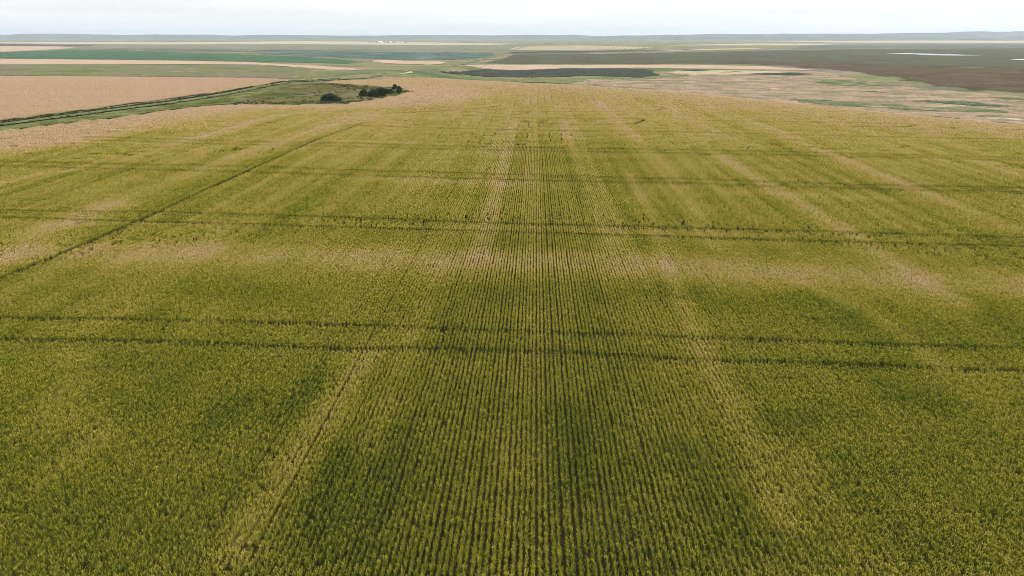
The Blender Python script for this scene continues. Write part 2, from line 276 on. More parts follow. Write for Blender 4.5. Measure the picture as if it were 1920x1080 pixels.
def land(name, stops, scale, fine=None, fine_amt=0.35, stretch=(1, 1), patch=None, stripes=None, detail=7, contrast=1.0, rag=None):
    """soil and vegetation seen from far: colour ramp over noise in metres, finer mottling, optional patches of other plants, ragged margin"""
    m, t, b = nodes(name); N = t.nodes; L = t.links
    g = N.new('ShaderNodeNewGeometry'); off = [0]
    def noise(sc, st=(1, 1), det=detail, rough=0.62):
        mp = N.new('ShaderNodeMapping'); off[0] += 1
        mp.inputs['Scale'].default_value = (st[0] / sc, st[1] / sc, 0.0); mp.inputs['Location'].default_value = (13.7 * off[0], 7.1 * off[0] + len(name) * 3.3, 0)
        L.new(g.outputs['Position'], mp.inputs['Vector'])
        n = N.new('ShaderNodeTexNoise'); n.inputs['Scale'].default_value = 1; n.inputs['Detail'].default_value = det; n.inputs['Roughness'].default_value = rough
        L.new(mp.outputs[0], n.inputs['Vector']); return n.outputs['Fac']
    def rng_(x, a, b_, c=0.0, d=1.0):
        q = N.new('ShaderNodeMapRange'); q.inputs[1].default_value = a; q.inputs[2].default_value = b_; q.inputs[3].default_value = c; q.inputs[4].default_value = d
        L.new(x, q.inputs[0]); return q.outputs[0]
    fac = rng_(noise(scale, stretch), 0.5 - 0.2 / contrast, 0.5 + 0.2 / contrast)
    if stripes:                                             # (pass width in metres, direction angle, amount)
        w, a, amt = stripes
        m2 = N.new('ShaderNodeMapping'); m2.inputs['Rotation'].default_value = (0, 0, a); L.new(g.outputs['Position'], m2.inputs['Vector'])
        wv = N.new('ShaderNodeTexWave'); wv.inputs['Scale'].default_value = 0.31416 / w; wv.inputs['Distortion'].default_value = 0.8; wv.inputs['Detail'].default_value = 2; wv.inputs['Detail Scale'].default_value = 0.3
        L.new(m2.outputs[0], wv.inputs['Vector'])
        mm = N.new('ShaderNodeMix'); mm.inputs[0].default_value = amt; L.new(fac, mm.inputs[2]); L.new(wv.outputs['Fac'], mm.inputs[3]); fac = mm.outputs[0]
    r = ramp(t, stops); L.new(fac, r.inputs[0]); col = r.outputs[0]
    for (pc, ps, th, sf) in (patch or []):                  # (colour, size, threshold, softness)
        q = rng_(noise(ps, (1, 1), 8, 0.68), th - sf, th + sf)
        mx = N.new('ShaderNodeMix'); mx.data_type = 'RGBA'; mx.inputs[7].default_value = (*pc, 1); L.new(q, mx.inputs[0]); L.new(col, mx.inputs[6]); col = mx.outputs[2]
    if fine:
        nf = noise(fine, (1, 1), 4, 0.7)
        v = N.new('ShaderNodeVectorMath'); v.operation = 'SCALE'; L.new(col, v.inputs[0]); L.new(rng_(nf, 0.3, 0.7, 1 - fine_amt, 1 + fine_amt), v.inputs['Scale']); col = v.outputs[0]
        bp = N.new('ShaderNodeBump'); bp.inputs['Strength'].default_value = 0.5; bp.inputs['Distance'].default_value = fine * 0.3
        L.new(nf, bp.inputs['Height']); L.new(bp.outputs[0], b.inputs['Normal'])
    L.new(col, b.inputs['Base Color'])
    if rag:                                                 # plants thin out raggedly over this many metres
        e = N.new('ShaderNodeAttribute'); e.attribute_name = 'edge'
        a1 = N.new('ShaderNodeMath'); a1.operation = 'DIVIDE'; a1.inputs[1].default_value = rag; L.new(e.outputs['Fac'], a1.inputs[0])
        a2 = N.new('ShaderNodeMath'); a2.operation = 'ADD'; L.new(a1.outputs[0], a2.inputs[0]); L.new(rng_(noise(rag * 0.9, (1, 1), 8, 0.7), 0.28, 0.72, -1.0, 0.0), a2.inputs[1])
        L.new(rng_(a2.outputs[0], -0.06, 0.06), b.inputs['Alpha'])
    return m

def plant_mat(name, stops, tone_amt, ear_amt=0.0, transl=0.25, lo=-1.0, hi=1.2):
    """leaf material: ripeness of the plant (instance attribute) plus the tone of each blade"""
    m = bpy.data.materials.new(name); m.use_nodes = True; t = m.node_tree; t.nodes.clear(); N = t.nodes; L = t.links
    o = N.new('ShaderNodeOutputMaterial')
    a = N.new('ShaderNodeAttribute'); a.attribute_type = 'INSTANCER'; a.attribute_name = 'ripe'
    b = N.new('ShaderNodeAttribute'); b.attribute_name = 'tone'
    e = N.new('ShaderNodeAttribute'); e.attribute_name = 'ear'
    s = N.new('ShaderNodeMath'); s.operation = 'MULTIPLY_ADD'; s.inputs[1].default_value = tone_amt; L.new(b.outputs['Fac'], s.inputs[0]); L.new(a.outputs['Fac'], s.inputs[2])
    s2 = N.new('ShaderNodeMath'); s2.operation = 'MULTIPLY_ADD'; s2.inputs[1].default_value = ear_amt; L.new(e.outputs['Fac'], s2.inputs[0]); L.new(s.outputs[0], s2.inputs[2])
    mr = N.new('ShaderNodeMapRange'); mr.inputs[1].default_value = lo; mr.inputs[2].default_value = hi; L.new(s2.outputs[0], mr.inputs[0])
    r = ramp(t, [((p - lo) / (hi - lo), c) for p, c in stops]); L.new(mr.outputs[0], r.inputs[0])
    d = N.new('ShaderNodeBsdfPrincipled'); d.inputs['Roughness'].default_value = 0.75; d.inputs['Specular IOR Level'].default_value = 0.04
    tr = N.new('ShaderNodeBsdfTranslucent'); mx = N.new('ShaderNodeMixShader'); mx.inputs[0].default_value = transl
    L.new(r.outputs[0], d.inputs['Base Color']); L.new(r.outputs[0], tr.inputs['Color'])
    L.new(d.outputs[0], mx.inputs[1]); L.new(tr.outputs[0], mx.inputs[2]); L.new(mx.outputs[0], o.inputs[0])
    return m

def flat(name, col, rough=0.7, var=0.15, scale=1.0, spec=0.3):
    m, t, b = nodes(name); N = t.nodes; L = t.links
    b.inputs['Roughness'].default_value = rough; b.inputs['Specular IOR Level'].default_value = spec
    tc = N.new('ShaderNodeTexCoord'); n = N.new('ShaderNodeTexNoise'); n.inputs['Scale'].default_value = scale; n.inputs['Detail'].default_value = 5
    L.new(tc.outputs['Object'], n.inputs['Vector'])
    r = ramp(t, [(0.3, tuple(c * (1 - var) for c in col)), (0.7, tuple(min(1, c * (1 + var)) for c in col))])
    L.new(n.outputs['Fac'], r.inputs[0]); L.new(r.outputs[0], b.inputs['Base Color'])
    return m

M_CROP = plant_mat('wheat_blades', [(-1.0, (.026, .058, .009)), (-0.45, (.088, .124, .013)), (0.0, (.262, .246, .019)), (0.4, (.420, .330, .048)), (0.75, (.47, .345, .145)), (1.15, (.54, .380, .268))], 0.85, 0.24, 0.22)
M_GRASS = plant_mat('grass_blades', [(-1.0, (.035, .085, .016)), (-0.3, (.085, .130, .022)), (0.2, (.155, .160, .038)), (0.6, (.22, .180, .085)), (1.0, (.30, .22, .13))], 0.5)
M_BRUSH = plant_mat('brush_leaves', [(-1.0, (.018, .034, .012)), (0.0, (.034, .058, .018)), (1.0, (.08, .10, .035))], 0.7)
M_LEAF = plant_mat('bush_leaves', [(-1.0, (.010, .020, .008)), (0.0, (.024, .040, .014)), (1.0, (.055, .075, .024))], 1.3, 0.0, 0.15)
M_BARK = flat('bark', (.09, .07, .05), 0.9, 0.3, 3)
M_SOIL = land('crop_soil', [(0, (.016, .013, .006)), (1, (.034, .025, .012))], 6, 0.4, 0.4)
# ------------------------------------------------------------------ ground sheet to the horizon
def axis(lo, hi, a, b, step, g=1.16):
    v = list(np.arange(a, b + 0.1, step)); s = step; p = v[-1]
    while p < hi: s *= g; p += s; v.append(p)
    s = step; p = v[0]; w = []
    while p > lo: s *= g; p -= s; w.append(p)
    return np.array(w[::-1] + v)
gx = axis(-16000, 16000, -330, 380, 6.0); gy = axis(-900, 21000, -60, 1180, 7.0)
XX, YY = np.meshgrid(gx, gy); ZZ = terrain(XX, YY)
nx, ny = len(gx), len(gy)
gv = np.stack([XX.ravel(), YY.ravel(), ZZ.ravel()], 1); idx = np.arange(nx * ny).reshape(ny, nx)
gf = np.stack([idx[:-1, :-1].ravel(), idx[:-1, 1:].ravel(), idx[1:, 1:].ravel(), idx[1:, :-1].ravel()], 1)
M_GROUND = land('prairie', [(0.0, (.075, .085, .036)), (0.35, (.115, .125, .045)), (0.6, (.16, .135, .068)), (0.8, (.20, .155, .105)), (1.0, (.30, .225, .15))], 70, 4.0, 0.35, patch=[((.055, .085, .030), 150, 0.55, 0.06), ((.12, .095, .075), 300, 0.58, 0.05), ((.30, .24, .16), 260, 0.64, 0.03)])
tag(link('ground', mesh('ground', gv, gf, True), M_GROUND), 'green and straw prairie ground running out to the horizon', 'ground', kind='structure')

def densify(poly, step, jit, seed, closed=True):
    out = []; n = len(poly); rg = np.random.default_rng(seed)
    for i in range(n if closed else n - 1):
        a = np.array(poly[i], float); b = np.array(poly[(i + 1) % n], float); l = np.hypot(*(b - a)); k = max(1, int(min(60, l / step)))
        for j in range(k):
            p = a + (b - a) * j / k
            if jit: p = p + np.array([fbm(np.array(p[0] / (4 * jit)), np.array(p[1] / (4 * jit)), seed), fbm(np.array(p[0] / (4 * jit)), np.array(p[1] / (4 * jit)), seed + 5)]) * jit * 1.3
            out.append(tuple(p))
    if not closed: out.append(tuple(poly[-1]))
    return out

def sheet(name, key, mat, level, label, jit=0.0, cat='field', kind='structure', step=None, lift=0.0):
    poly = SH[key] if isinstance(key, str) else key
    ys = [p[1] for p in poly]; near = min(ys) < 1200
    ext = max(max(ys) - min(ys), max(p[0] for p in poly) - min(p[0] for p in poly))
    st = step or max(4.0, min(ext / 60, 40))
    if jit: st = min(st, max(jit * 0.7, ext / 400))
    b = densify(poly, st, jit, sum(map(ord, name)) + level)
    pts = list(b)
    if near:
        lo = np.min(b, 0); hi = np.max(b, 0); g = 9.0 if min(ys) < 900 and ext < 900 else 22.0
        X, Y = np.meshgrid(np.arange(lo[0], hi[0], g), np.arange(lo[1], hi[1], g)); X = X.ravel(); Y = Y.ravel()
        k = inside(X, Y, b); pts += [(float(x), float(y)) for x, y in zip(X[k], Y[k])]
    else:
        lo = np.min(b, 0); hi = np.max(b, 0); g = max(30.0, float(np.sqrt((hi[0] - lo[0]) * (hi[1] - lo[1]) / 2500)))
        X, Y = np.meshgrid(np.arange(lo[0], hi[0], g), np.arange(lo[1], hi[1], g)); X = X.ravel(); Y = Y.ravel()
        k = inside(X, Y, b); pts += [(float(x), float(y)) for x, y in zip(X[k], Y[k])]
    n = len(b)
    r = delaunay_2d_cdt([Vector(p) for p in pts], [(i, (i + 1) % n) for i in range(n)], [], 1, 1e-4)
    v = np.array([(p.x, p.y) for p in r[0]]); z = terrain(v[:, 0], v[:, 1]) + 0.12 + 0.07 * level + lift
    tri = []
    for f in r[2]:
        a, bb, c = (v[i] for i in f[:3])
        tri.append(f if (bb[0] - a[0]) * (c[1] - a[1]) - (bb[1] - a[1]) * (c[0] - a[0]) > 0 else f[::-1])
    o = link(name, mesh(name, np.column_stack([v, z]), tri, True), mat)
    ed = seg_dist(v[:, 0], v[:, 1], b + [b[0]])[0]
    o.data.attributes.new('edge', 'FLOAT', 'POINT').data.foreach_set('value', ed.astype(np.float32))
    return tag(o, label, cat, kind=kind)

def ribbon(name, line, half, mat, level, label, cat, sub=8.0, wob=0.0, profile=None):
    p = np.array(densify(line, sub, 0, 3, False)); d = np.gradient(p, axis=0); d /= np.hypot(d[:, 0], d[:, 1])[:, None] + 1e-9
    nrm = np.column_stack([-d[:, 1], d[:, 0]]); prof = profile or [(-half, 0), (half, 0)]
    v = []; f = []; k = len(prof)
    for i in range(len(p)):
        w = 1 + wob * float(vnoise(np.array(i * 0.35), np.array(level * 3.1), 9))
        for (o_, h) in prof:
            q = p[i] + nrm[i] * o_ * w
            v.append((q[0], q[1], float(terrain(q[0], q[1])) + 0.10 + 0.06 * level + h))
        if i:
            for j in range(k - 1):
                a = (i - 1) * k + j; f.append((a, a + k, a + k + 1, a + 1))
    f = [q[::-1] if True else q for q in f]
    return tag(link(name, mesh(name, v, f, True), mat), label, cat, kind='structure')

PINKS = [(0, (.25, .178, .120)), (0.5, (.32, .23, .156)), (1, (.38, .275, .19))]
STRAW = [(0, (.24, .19, .125)), (0.5, (.32, .255, .17)), (1, (.42, .33, .225))]
GREENS = [(0, (.022, .056, .026)), (0.5, (.034, .076, .033)), (1, (.054, .100, .042))]
M_PINK = land('ripe_crop_far', PINKS, 40, 6, 0.2, patch=[((.17, .15, .075), 50, 0.64, 0.04)], rag=12)
M_PALE = land('pale_stubble_far', STRAW, 160, 20, 0.12, rag=30)
M_GREEN = land('green_crop_far', GREENS, 90, 12, 0.25, patch=[((.085, .105, .055), 80, 0.64, 0.04)], rag=14)
M_MIX = land('rough_grassland', [(0, (.040, .066, .020)), (0.3, (.085, .108, .028)), (0.5, (.12, .115, .045)), (0.7, (.115, .090, .066)), (0.85, (.145, .110, .086)), (1, (.20, .16, .10))], 55, 5, 0.3, patch=[((.105, .130, .030), 44, 0.57, 0.04), ((.042, .062, .022), 30, 0.60, 0.03), ((.135, .098, .088), 55, 0.57, 0.04), ((.36, .31, .18), 24, 0.635, 0.02)], rag=14)
M_TEAL = land('sedge_marsh', [(0, (.022, .052, .032)), (0.5, (.042, .074, .052)), (1, (.085, .115, .095))], 60, 10, 0.35, patch=[((.105, .135, .135), 70, 0.58, 0.04)], rag=22)
M_MAUVE = land('weedy_fallow', [(0, (.050, .058, .046)), (0.6, (.082, .084, .066)), (1, (.135, .122, .098))], 110, 14, 0.25, patch=[((.045, .042, .042), 140, 0.60, 0.03), ((.30, .24, .17), 90, 0.68, 0.02)], rag=40)
M_GREYG = land('grey_green_crop', [(0, (.090, .100, .058)), (0.6, (.13, .13, .078)), (1, (.165, .155, .10))], 180, 25, 0.15)
M_DARKS = land('ploughed_soil', [(0, (.026, .021, .020)), (1, (.065, .050, .045))], 70, 8, 0.25, rag=18)
M_GRIGHT = land('pasture_far', [(0, (.056, .043, .026)), (0.4, (.056, .055, .026)), (0.6, (.053, .068, .026)), (1, (.080, .088, .036))], 110, 9, 0.4, patch=[((.052, .036, .024), 90, 0.53, 0.08), ((.26, .21, .13), 60, 0.72, 0.02)], rag=24)
M_BROWN = land('brown_marsh_reed', [(0, (.036, .024, .011)), (0.5, (.062, .041, .020)), (1, (.082, .060, .030))], 34, 4, 0.45, patch=[((.045, .064, .020), 42, 0.60, 0.05), ((.20, .145, .095), 30, 0.70, 0.03)], rag=48)
M_DARKM = land('dark_reed_marsh', [(0, (.014, .020, .014)), (0.6, (.028, .033, .022)), (1, (.048, .056, .028))], 22, 2.5, 0.45, patch=[((.060, .085, .030), 26, 0.66, 0.04)], rag=13)
M_STUB = land('stubble_with_weeds', [(0, (.165, .118, .078)), (0.5, (.235, .165, .108)), (1, (.30, .215, .14))], 26, 2.5, 0.3, patch=[((.115, .108, .056), 22, 0.53, 0.09), ((.082, .078, .042), 13, 0.60, 0.05), ((.36, .29, .18), 40, 0.64, 0.04)], rag=16)
M_STRAW = land('bleached_straw', [(0, (.23, .18, .11)), (1, (.38, .31, .20))], 18, 3, 0.3, patch=[((.14, .13, .06), 22, 0.58, 0.04)], rag=22)
M_WEED = land('green_weeds', [(0, (.034, .056, .022)), (0.5, (.066, .088, .030)), (1, (.16, .14, .075))], 15, 1.6, 0.4, patch=[((.235, .165, .108), 17, 0.57, 0.07)], rag=17)
M_TEALW = land('slough_grass', [(0, (.020, .036, .022)), (0.6, (.040, .060, .034)), (1, (.10, .105, .075))], 13, 1.6, 0.4, patch=[((.20, .15, .10), 14, 0.60, 0.06)], rag=13)
M_STRIPE = land('swathed_field', [(0, (.15, .145, .082)), (0.5, (.25, .21, .13)), (1, (.38, .30, .20))], 120, 20, 0.1, stripes=(17, R(9), 0.75))
M_VERGE = land('verge_grass', [(0, (.066, .084, .028)), (0.5, (.110, .116, .040)), (1, (.16, .140, .066))], 14, 0.8, 0.35)
M_HOLLOW = land('hollow_grass', [(0, (.050, .064, .024)), (0.4, (.095, .105, .036)), (0.6, (.115, .095, .058)), (1, (.14, .110, .08))], 16, 0.8, 0.3)
M_ROAD = land('dirt_track', [(0, (.065, .080, .030)), (0.5, (.098, .104, .044)), (1, (.145, .132, .070))], 5, 0.5, 0.3)
M_FROAD = land('far_dirt_road', [(0, (.10, .088, .066)), (1, (.17, .14, .11))], 30, 5, 0.2)
M_PALE2 = land('gravel_far', [(0, (.22, .19, .15)), (1, (.36, .31, .25))], 160, 20, 0.2)
M_TRAIL = land('pale_trail', [(0, (.27, .24, .14)), (1, (.38, .33, .21))], 14, 2, 0.2)

sheet('grassland', 'grassland', M_MIX, 0, 'rough mottled green and mauve grassland beyond the left wheat field', 6, 'grassland')
sheet('wheat_field', 'pink_strip', M_PINK, 2, 'narrow tapering pink ripe wheat strip below the dark green field', 3)
sheet('green_field', 'green_field', M_GREEN, 1, 'long dark green crop field on the left plain', 4)
sheet('marsh', 'teal_marsh', M_TEAL, 2, 'blue green sedge marsh right of the dark green field', 9, 'marsh')
sheet('fallow_field', 'mauve_band', M_MAUVE, 0, 'thin mauve fallow band above the green field', 10)
sheet('crop_field', 'grey_green_field', M_GREYG, 1, 'grey green crop field below the white farm', 6)
sheet('stubble_field', 'pale_strip', M_PALE, 2, 'pale stubble strip in front of the white farm', 12)
sheet('wheat_field', 'pink_left', M_PINK, 2, 'small pink ripe field at the far left edge', 6)
sheet('ploughed_field', 'dark_left', M_DARKS, 3, 'thin dark ploughed strip at the far left', 8)
sheet('wheat_field', 'tan_mid', M_PINK, 3, 'small tan ripe patch left of the distant dirt road', 8)
sheet('pasture', 'green_right', M_GRIGHT, 0, 'wide flat green pasture around the ponds on the right', 12, 'pasture')
sheet('marsh', 'brown_marsh', M_BROWN, 2, 'dark brown reed marsh on the right side', 13, 'marsh')
sheet('stubble_field', 'tan_strip', M_PINK, 1, 'thin tan stubble strip behind the dark marsh', 6)
sheet('marsh', 'dark_marsh', M_DARKM, 4, 'nearly black reed marsh beyond the crest of the wheat', 6, 'marsh')
sheet('stubble_field', 'stubble', M_STUB, 1, 'pink weedy stubble on the slope below the right crest', 8)
sheet('straw_patch', 'straw', M_STRAW, 2, 'bleached straw patch right of the dark marsh', 8, 'straw')
for k, lab in (('dp1', 'small dark reed patch at the top of the bleached straw'), ('dp2', 'tiny dark reed patch in the bleached straw'), ('dp3', 'long dark reed patch at the right end of the bleached straw')):
    sheet('reed_patch', k, M_DARKM, 4, lab, 5, 'reeds')
sheet('weed_patch', 'gp1', M_WEED, 3, 'long green weed strip just behind the right crest', 6, 'weeds')
sheet('weed_patch', 'gp2', M_TEALW, 4, 'dark teal slough grass patch behind the right crest', 7, 'weeds')
sheet('weed_patch', 'gp3', M_WEED, 3, 'mottled green weed patch in the pink stubble beside the brown marsh', 9, 'weeds')
sheet('weed_patch', 'gp4', M_TEALW, 3, 'small dark weed patch in the middle of the pink stubble', 6, 'weeds')
sheet('weed_patch', 'gp5', M_WEED, 3, 'green weed patch at the right edge under the brown marsh', 7, 'weeds')
sheet('grass_patch', 'crest_grass', M_VERGE, 3, 'olive grass patch between crest and dark marsh', 5, 'grass')
sheet('stubble_field', 'striped_field', M_STRIPE, 1, 'striped swathed field right of the distant dirt road', 4)
sheet('ploughed_field', 'ploughed_line', M_DARKS, 2, 'long thin dark ploughed strip below the striped field', 8)
sheet('stubble_field', 'pale_right', M_PALE, 1, 'pale stubble strip right of the striped field', 10)
sheet('stubble_field', 'pale_right2', M_PALE, 4, 'thin pale strip along the dark ploughed strip', 5)
sheet('stubble_field', 'pale_far', M_PALE, 1, 'very pale stubble plain under the right hills', 15)
sheet('fallow_field', 'mauve_right', M_MAUVE, 1, 'mauve grey fallow plain behind the ponds', 20)
sheet('hollow', 'hollow', M_HOLLOW, 1, 'scrubby grass hollow around the dark bushes', 1.5, 'grass')
sheet('verge', 'verge', M_VERGE, 2, 'green grass verge between dirt track and wheat', 1.2, 'verge')

m, t, b = nodes('pond_water'); b.inputs['Base Color'].default_value = (.03, .04, .045, 1); b.inputs['Roughness'].default_value = 0.06; b.inputs['Specular IOR Level'].default_value = 0.8
nn = t.nodes.new('ShaderNodeTexNoise'); nn.inputs['Scale'].default_value = 0.6; bb = t.nodes.new('ShaderNodeBump'); bb.inputs['Strength'].default_value = 0.02; t.links.new(nn.outputs['Fac'], bb.inputs['Height']); t.links.new(bb.outputs[0], b.inputs['Normal'])
sheet('pond', 'pond1', m, 5, 'long thin shining pond in the right pasture', 3, 'pond')
sheet('pond', 'pond2', m, 5, 'shining pond cut by the right edge of the picture', 3, 'pond')

ribbon('dirt_track', LN['road'], 2.6, M_ROAD, 4, 'narrow grassy dirt track with two ruts beside the left wheat field', 'track', 5, 0.15,
       [(-2.4, -0.05), (-1.5, 0.1), (-1.3, 0.0), (-0.7, 0.0), (-0.5, 0.12), (0.5, 0.12), (0.7, 0.0), (1.3, 0.0), (1.5, 0.1), (2.4, -0.05)])
ribbon('dirt_road', LN['far_road'][3:], 4.5, M_FROAD, 6, 'distant brown dirt road leading to the horizon', 'road', 20, 0.4)
ribbon('ditch', LN['ditch'], 14.0, M_DARKS, 7, 'thin dark ditch line across the left plain', 'ditch', 40, 0.5)
ribbon('ditch', LN['ditch2'], 10.0, M_DARKS, 7, 'short dark ditch line above the dark green field', 'ditch', 40, 0.5)
ribbon('grid_road', LN['grid'], 12.0, M_PALE2, 8, 'thin pale gravel road line across the middle plain', 'road', 40, 0.6)
ribbon('trail', LN['trail'], 1.5, M_TRAIL, 5, 'pale curved trail by the end of the grassy track', 'trail', 4, 0.3)

# far hills along the horizon
M_HILL = land('hills', [(0, (.022, .036, .026)), (0.5, (.045, .058, .038)), (0.8, (.085, .085, .055)), (1, (.20, .17, .11))], 420, 90, 0.3)
def hills(name, x0, x1, y0, depth, prof, label, seed):
    xs = np.linspace(x0, x1, 150); ts = np.linspace(0, 1, 16); v = []; f = []
    for i, tt in enumerate(ts):
        for j, x in enumerate(xs):
            y = y0 + depth * tt
            crest = prof(x) * (0.72 + 0.28 * float(fbm(np.array(x / 700.), np.array(tt * 3), seed, 4)) )
            e = min(1.0, (j + 1) / 12, (len(xs) - j) / 12)
            v.append((x, y, VALLEY - 1.0 + max(0.0, crest) * math.sin(math.pi * min(1, 0.02 + tt * 0.98)) ** 0.9 * e))
    n = len(xs)
    for i in range(len(ts) - 1):
        for j in range(n - 1): a = i * n + j; f.append((a, a + 1, a + n + 1, a + n))
    tag(link(name, mesh(name, v, f, True), M_HILL), label, 'hills', kind='structure')
hills('hills', -11500, 1600, 10500, 3600, lambda x: 84 + 12 * math.sin(x / 1700), 'low blue ridge of hills on the left horizon', 3)
hills('hills', 400, 12500, 9600, 3600, lambda x: 78 + 40 * float(sstep(800, 7500, x)) + 8 * math.sin(x / 900), 'pale hazy ridge of hills on the right horizon', 8)

tag(link('field_soil', None) if False else sheet('field_soil', [(-200, -30), (-182, 110)] + CROP + [(14, 425), (45, 398), (80, 362), (106, 308), (127, 268), (154, 226), (208, 138), (262, 45), (300, -30)], M_SOIL, -1, 'dark soil under the green and gold wheat', 0, 'soil', step=6))
sheet('field_soil', 'left_field', M_SOIL, 0, 'dark soil under the ripe wheat left of the track', 0.6, 'soil')
# ------------------------------------------------------------------ standing crop
def blade_mesh(name, n_leaf, n_ear, length, rows, row_w, h, lw, ew, seed, mat, spread=1.0, step=0.11):
    """a short piece of drilled row: leaves that arch outwards and ears on stems"""
    rg = np.random.default_rng(seed); v = []; f = []; tone = []; ear = []
    def strip(pts, ws, tn, er, side):
        b0 = len(v)
        for p, w in zip(pts, ws):
            v.append(p - side * w / 2); v.append(p + side * w / 2); tone.extend([tn, tn]); ear.extend([er, er])
        for k in range(len(pts) - 1): a = b0 + 2 * k; f.append((a, a + 1, a + 3, a + 2))
    for r in range(rows):
        x0 = (r - (rows - 1) / 2) * ROW
        npl = max(2, int(round(length / step))); pl = []
        for q in range(npl):                                # single plants along the row
            pl.append((x0 + rg.normal(0, row_w * 0.32), (q + rg.uniform(0.1, 0.9)) / npl * length - length / 2, rg.uniform(0.84, 1.08), rg.uniform(-0.26, 0.22)))
        for k in range(n_leaf):
            px_, py_, ph, pt = pl[rg.integers(npl)]
            hh = h * ph * rg.uniform(0.62, 1.05); a = rg.uniform(0, 2 * math.pi); d = np.array([math.cos(a) * 0.6, math.sin(a), 0]); sd_ = np.array([-math.sin(a), math.cos(a), 0])
            p0 = np.array([px_ + rg.normal(0, row_w * 0.16), py_ + rg.normal(0, 0.018), hh * rg.uniform(0.25, 0.5)])
            ll = rg.uniform(0.12, 0.26) * spread
            p1 = p0 + d * ll * 0.45 + np.array([0, 0, hh * 0.9 - p0[2]]); p2 = p1 + d * ll * 0.55 + np.array([0, 0, -rg.uniform(-0.06, 0.14)])
            strip([p0, p1, p2], [lw, lw, lw * 0.25], pt + rg.uniform(-0.5, 0.4), 0.0, sd_)
        for k in range(n_ear):
            px_, py_, ph, pt = pl[rg.integers(npl)]
            hh = h * ph * rg.uniform(0.85, 1.12); a = rg.uniform(0, 2 * math.pi); d = np.array([math.cos(a), math.sin(a), 0]); sd_ = np.array([-d[1], d[0], 0])
            p0 = np.array([px_ + rg.normal(0, row_w * 0.22), py_ + rg.normal(0, 0.022), hh * 0.45])
            p1 = p0 + np.array([rg.normal(0, 0.03), rg.normal(0, 0.03), hh * 0.40]); p2 = p1 + d * 0.05 + np.array([0, 0, 0.06]); p3 = p2 + d * 0.05 + np.array([0, 0, 0.03])
            tn = pt + rg.uniform(-0.4, 0.5)
            strip([p0, p1], [ew * 0.45, ew * 0.45], tn - 0.3, 0.0, sd_); strip([p1, p2, p3], [ew * 0.8, ew, ew * 0.3], tn, 1.0, sd_)
    me = mesh(name, v, f)
    for nm, arr in (('tone', tone), ('ear', ear)):
        at = me.attributes.new(nm, 'FLOAT', 'POINT'); at.data.foreach_set('value', np.array(arr, np.float32))
    me.materials.append(mat); return me

def bank(name, meshes):
    """mesh pieces for scattering; the collection is not linked to the scene"""
    c = bpy.data.collections.new(name)
    for i, me in enumerate(meshes): c.objects.link(bpy.data.objects.new('%s_%03d' % (name, i), me))
    return c

def scatter(name, co, rz, scl, idx, ripe, coll, label, cat):
    n = len(co); me = bpy.data.meshes.new(name); me.vertices.add(n); me.vertices.foreach_set('co', np.asarray(co, np.float32).ravel())
    for nm, ty, arr in (('rz', 'FLOAT', rz), ('ripe', 'FLOAT', ripe)):
        me.attributes.new(nm, ty, 'POINT').data.foreach_set('value', np.asarray(arr, np.float32))
    me.attributes.new('pick', 'INT', 'POINT').data.foreach_set('value', np.asarray(idx, np.int32))
    me.attributes.new('scl', 'FLOAT_VECTOR', 'POINT').data.foreach_set('vector', np.asarray(scl, np.float32).ravel())
    me.update(); o = link(name, me)
    g = bpy.data.node_groups.new(name + '_scatter', 'GeometryNodeTree'); N = g.nodes; L = g.links
    g.interface.new_socket('Geometry', in_out='INPUT', socket_type='NodeSocketGeometry'); g.interface.new_socket('Geometry', in_out='OUTPUT', socket_type='NodeSocketGeometry')
    gi = N.new('NodeGroupInput'); go = N.new('NodeGroupOutput'); ip = N.new('GeometryNodeInstanceOnPoints'); ci = N.new('GeometryNodeCollectionInfo')
    ci.inputs['Collection'].default_value = coll; ci.inputs['Separate Children'].default_value = True; ci.inputs['Reset Children'].default_value = True
    def attr(nm, ty): a = N.new('GeometryNodeInputNamedAttribute'); a.data_type = ty; a.inputs[0].default_value = nm; return a.outputs['Attribute']
    cx = N.new('ShaderNodeCombineXYZ'); L.new(attr('rz', 'FLOAT'), cx.inputs[2]); er = N.new('FunctionNodeEulerToRotation'); L.new(cx.outputs[0], er.inputs[0])
    ip.inputs['Pick Instance'].default_value = True
    L.new(gi.outputs[0], ip.inputs['Points']); L.new(ci.outputs[0], ip.inputs['Instance']); L.new(attr('pick', 'INT'), ip.inputs['Instance Index'])
    L.new(er.outputs[0], ip.inputs['Rotation']); L.new(attr('scl', 'FLOAT_VECTOR'), ip.inputs['Scale']); L.new(ip.outputs[0], go.inputs[0])
    md = o.modifiers.new('scatter', 'NODES'); md.node_group = g
    return tag(o, label, cat, kind='stuff')

ROW = 0.31; NROW = 9                                  # rows of one drill pass
NEAR = [blade_mesh('wheat_row_piece', 20, 15, 0.34, 1, 0.105, 0.54, 0.0145, 0.019, 11 + i, M_CROP, 0.85, 0.075) for i in range(14)]
MID = [blade_mesh('wheat_row_stretch', 38, 27, 1.05, 1, 0.11, 0.54, 0.026, 0.030, 31 + i, M_CROP, 1.1) for i in range(6)]
FAR = [blade_mesh('wheat_plot', 58, 40, 3.1, NROW, 0.12, 0.54, 0.046, 0.052, 51 + i, M_CROP, 1.2) for i in range(5)]
WHEAT = bank('wheat_bank', NEAR + MID + FAR)

CROP_POLY = [(-260, -60), (-190, 100)] + CROP + [(40, 460), (460, 200), (460, -60)]
TRACKS = [(k, 0.22) for k in ('A1', 'A2')] + [(k, 0.34) for k in ('B1', 'B2')] + [(k, 0.41) for k in ('C1', 'C2')] + [(k, 0.44) for k in ('D1', 'D2')] + [('E1', .5), ('F1', .5), ('F2', .55), ('F3', .55), ('F4', .5), ('L1', 0.34)]

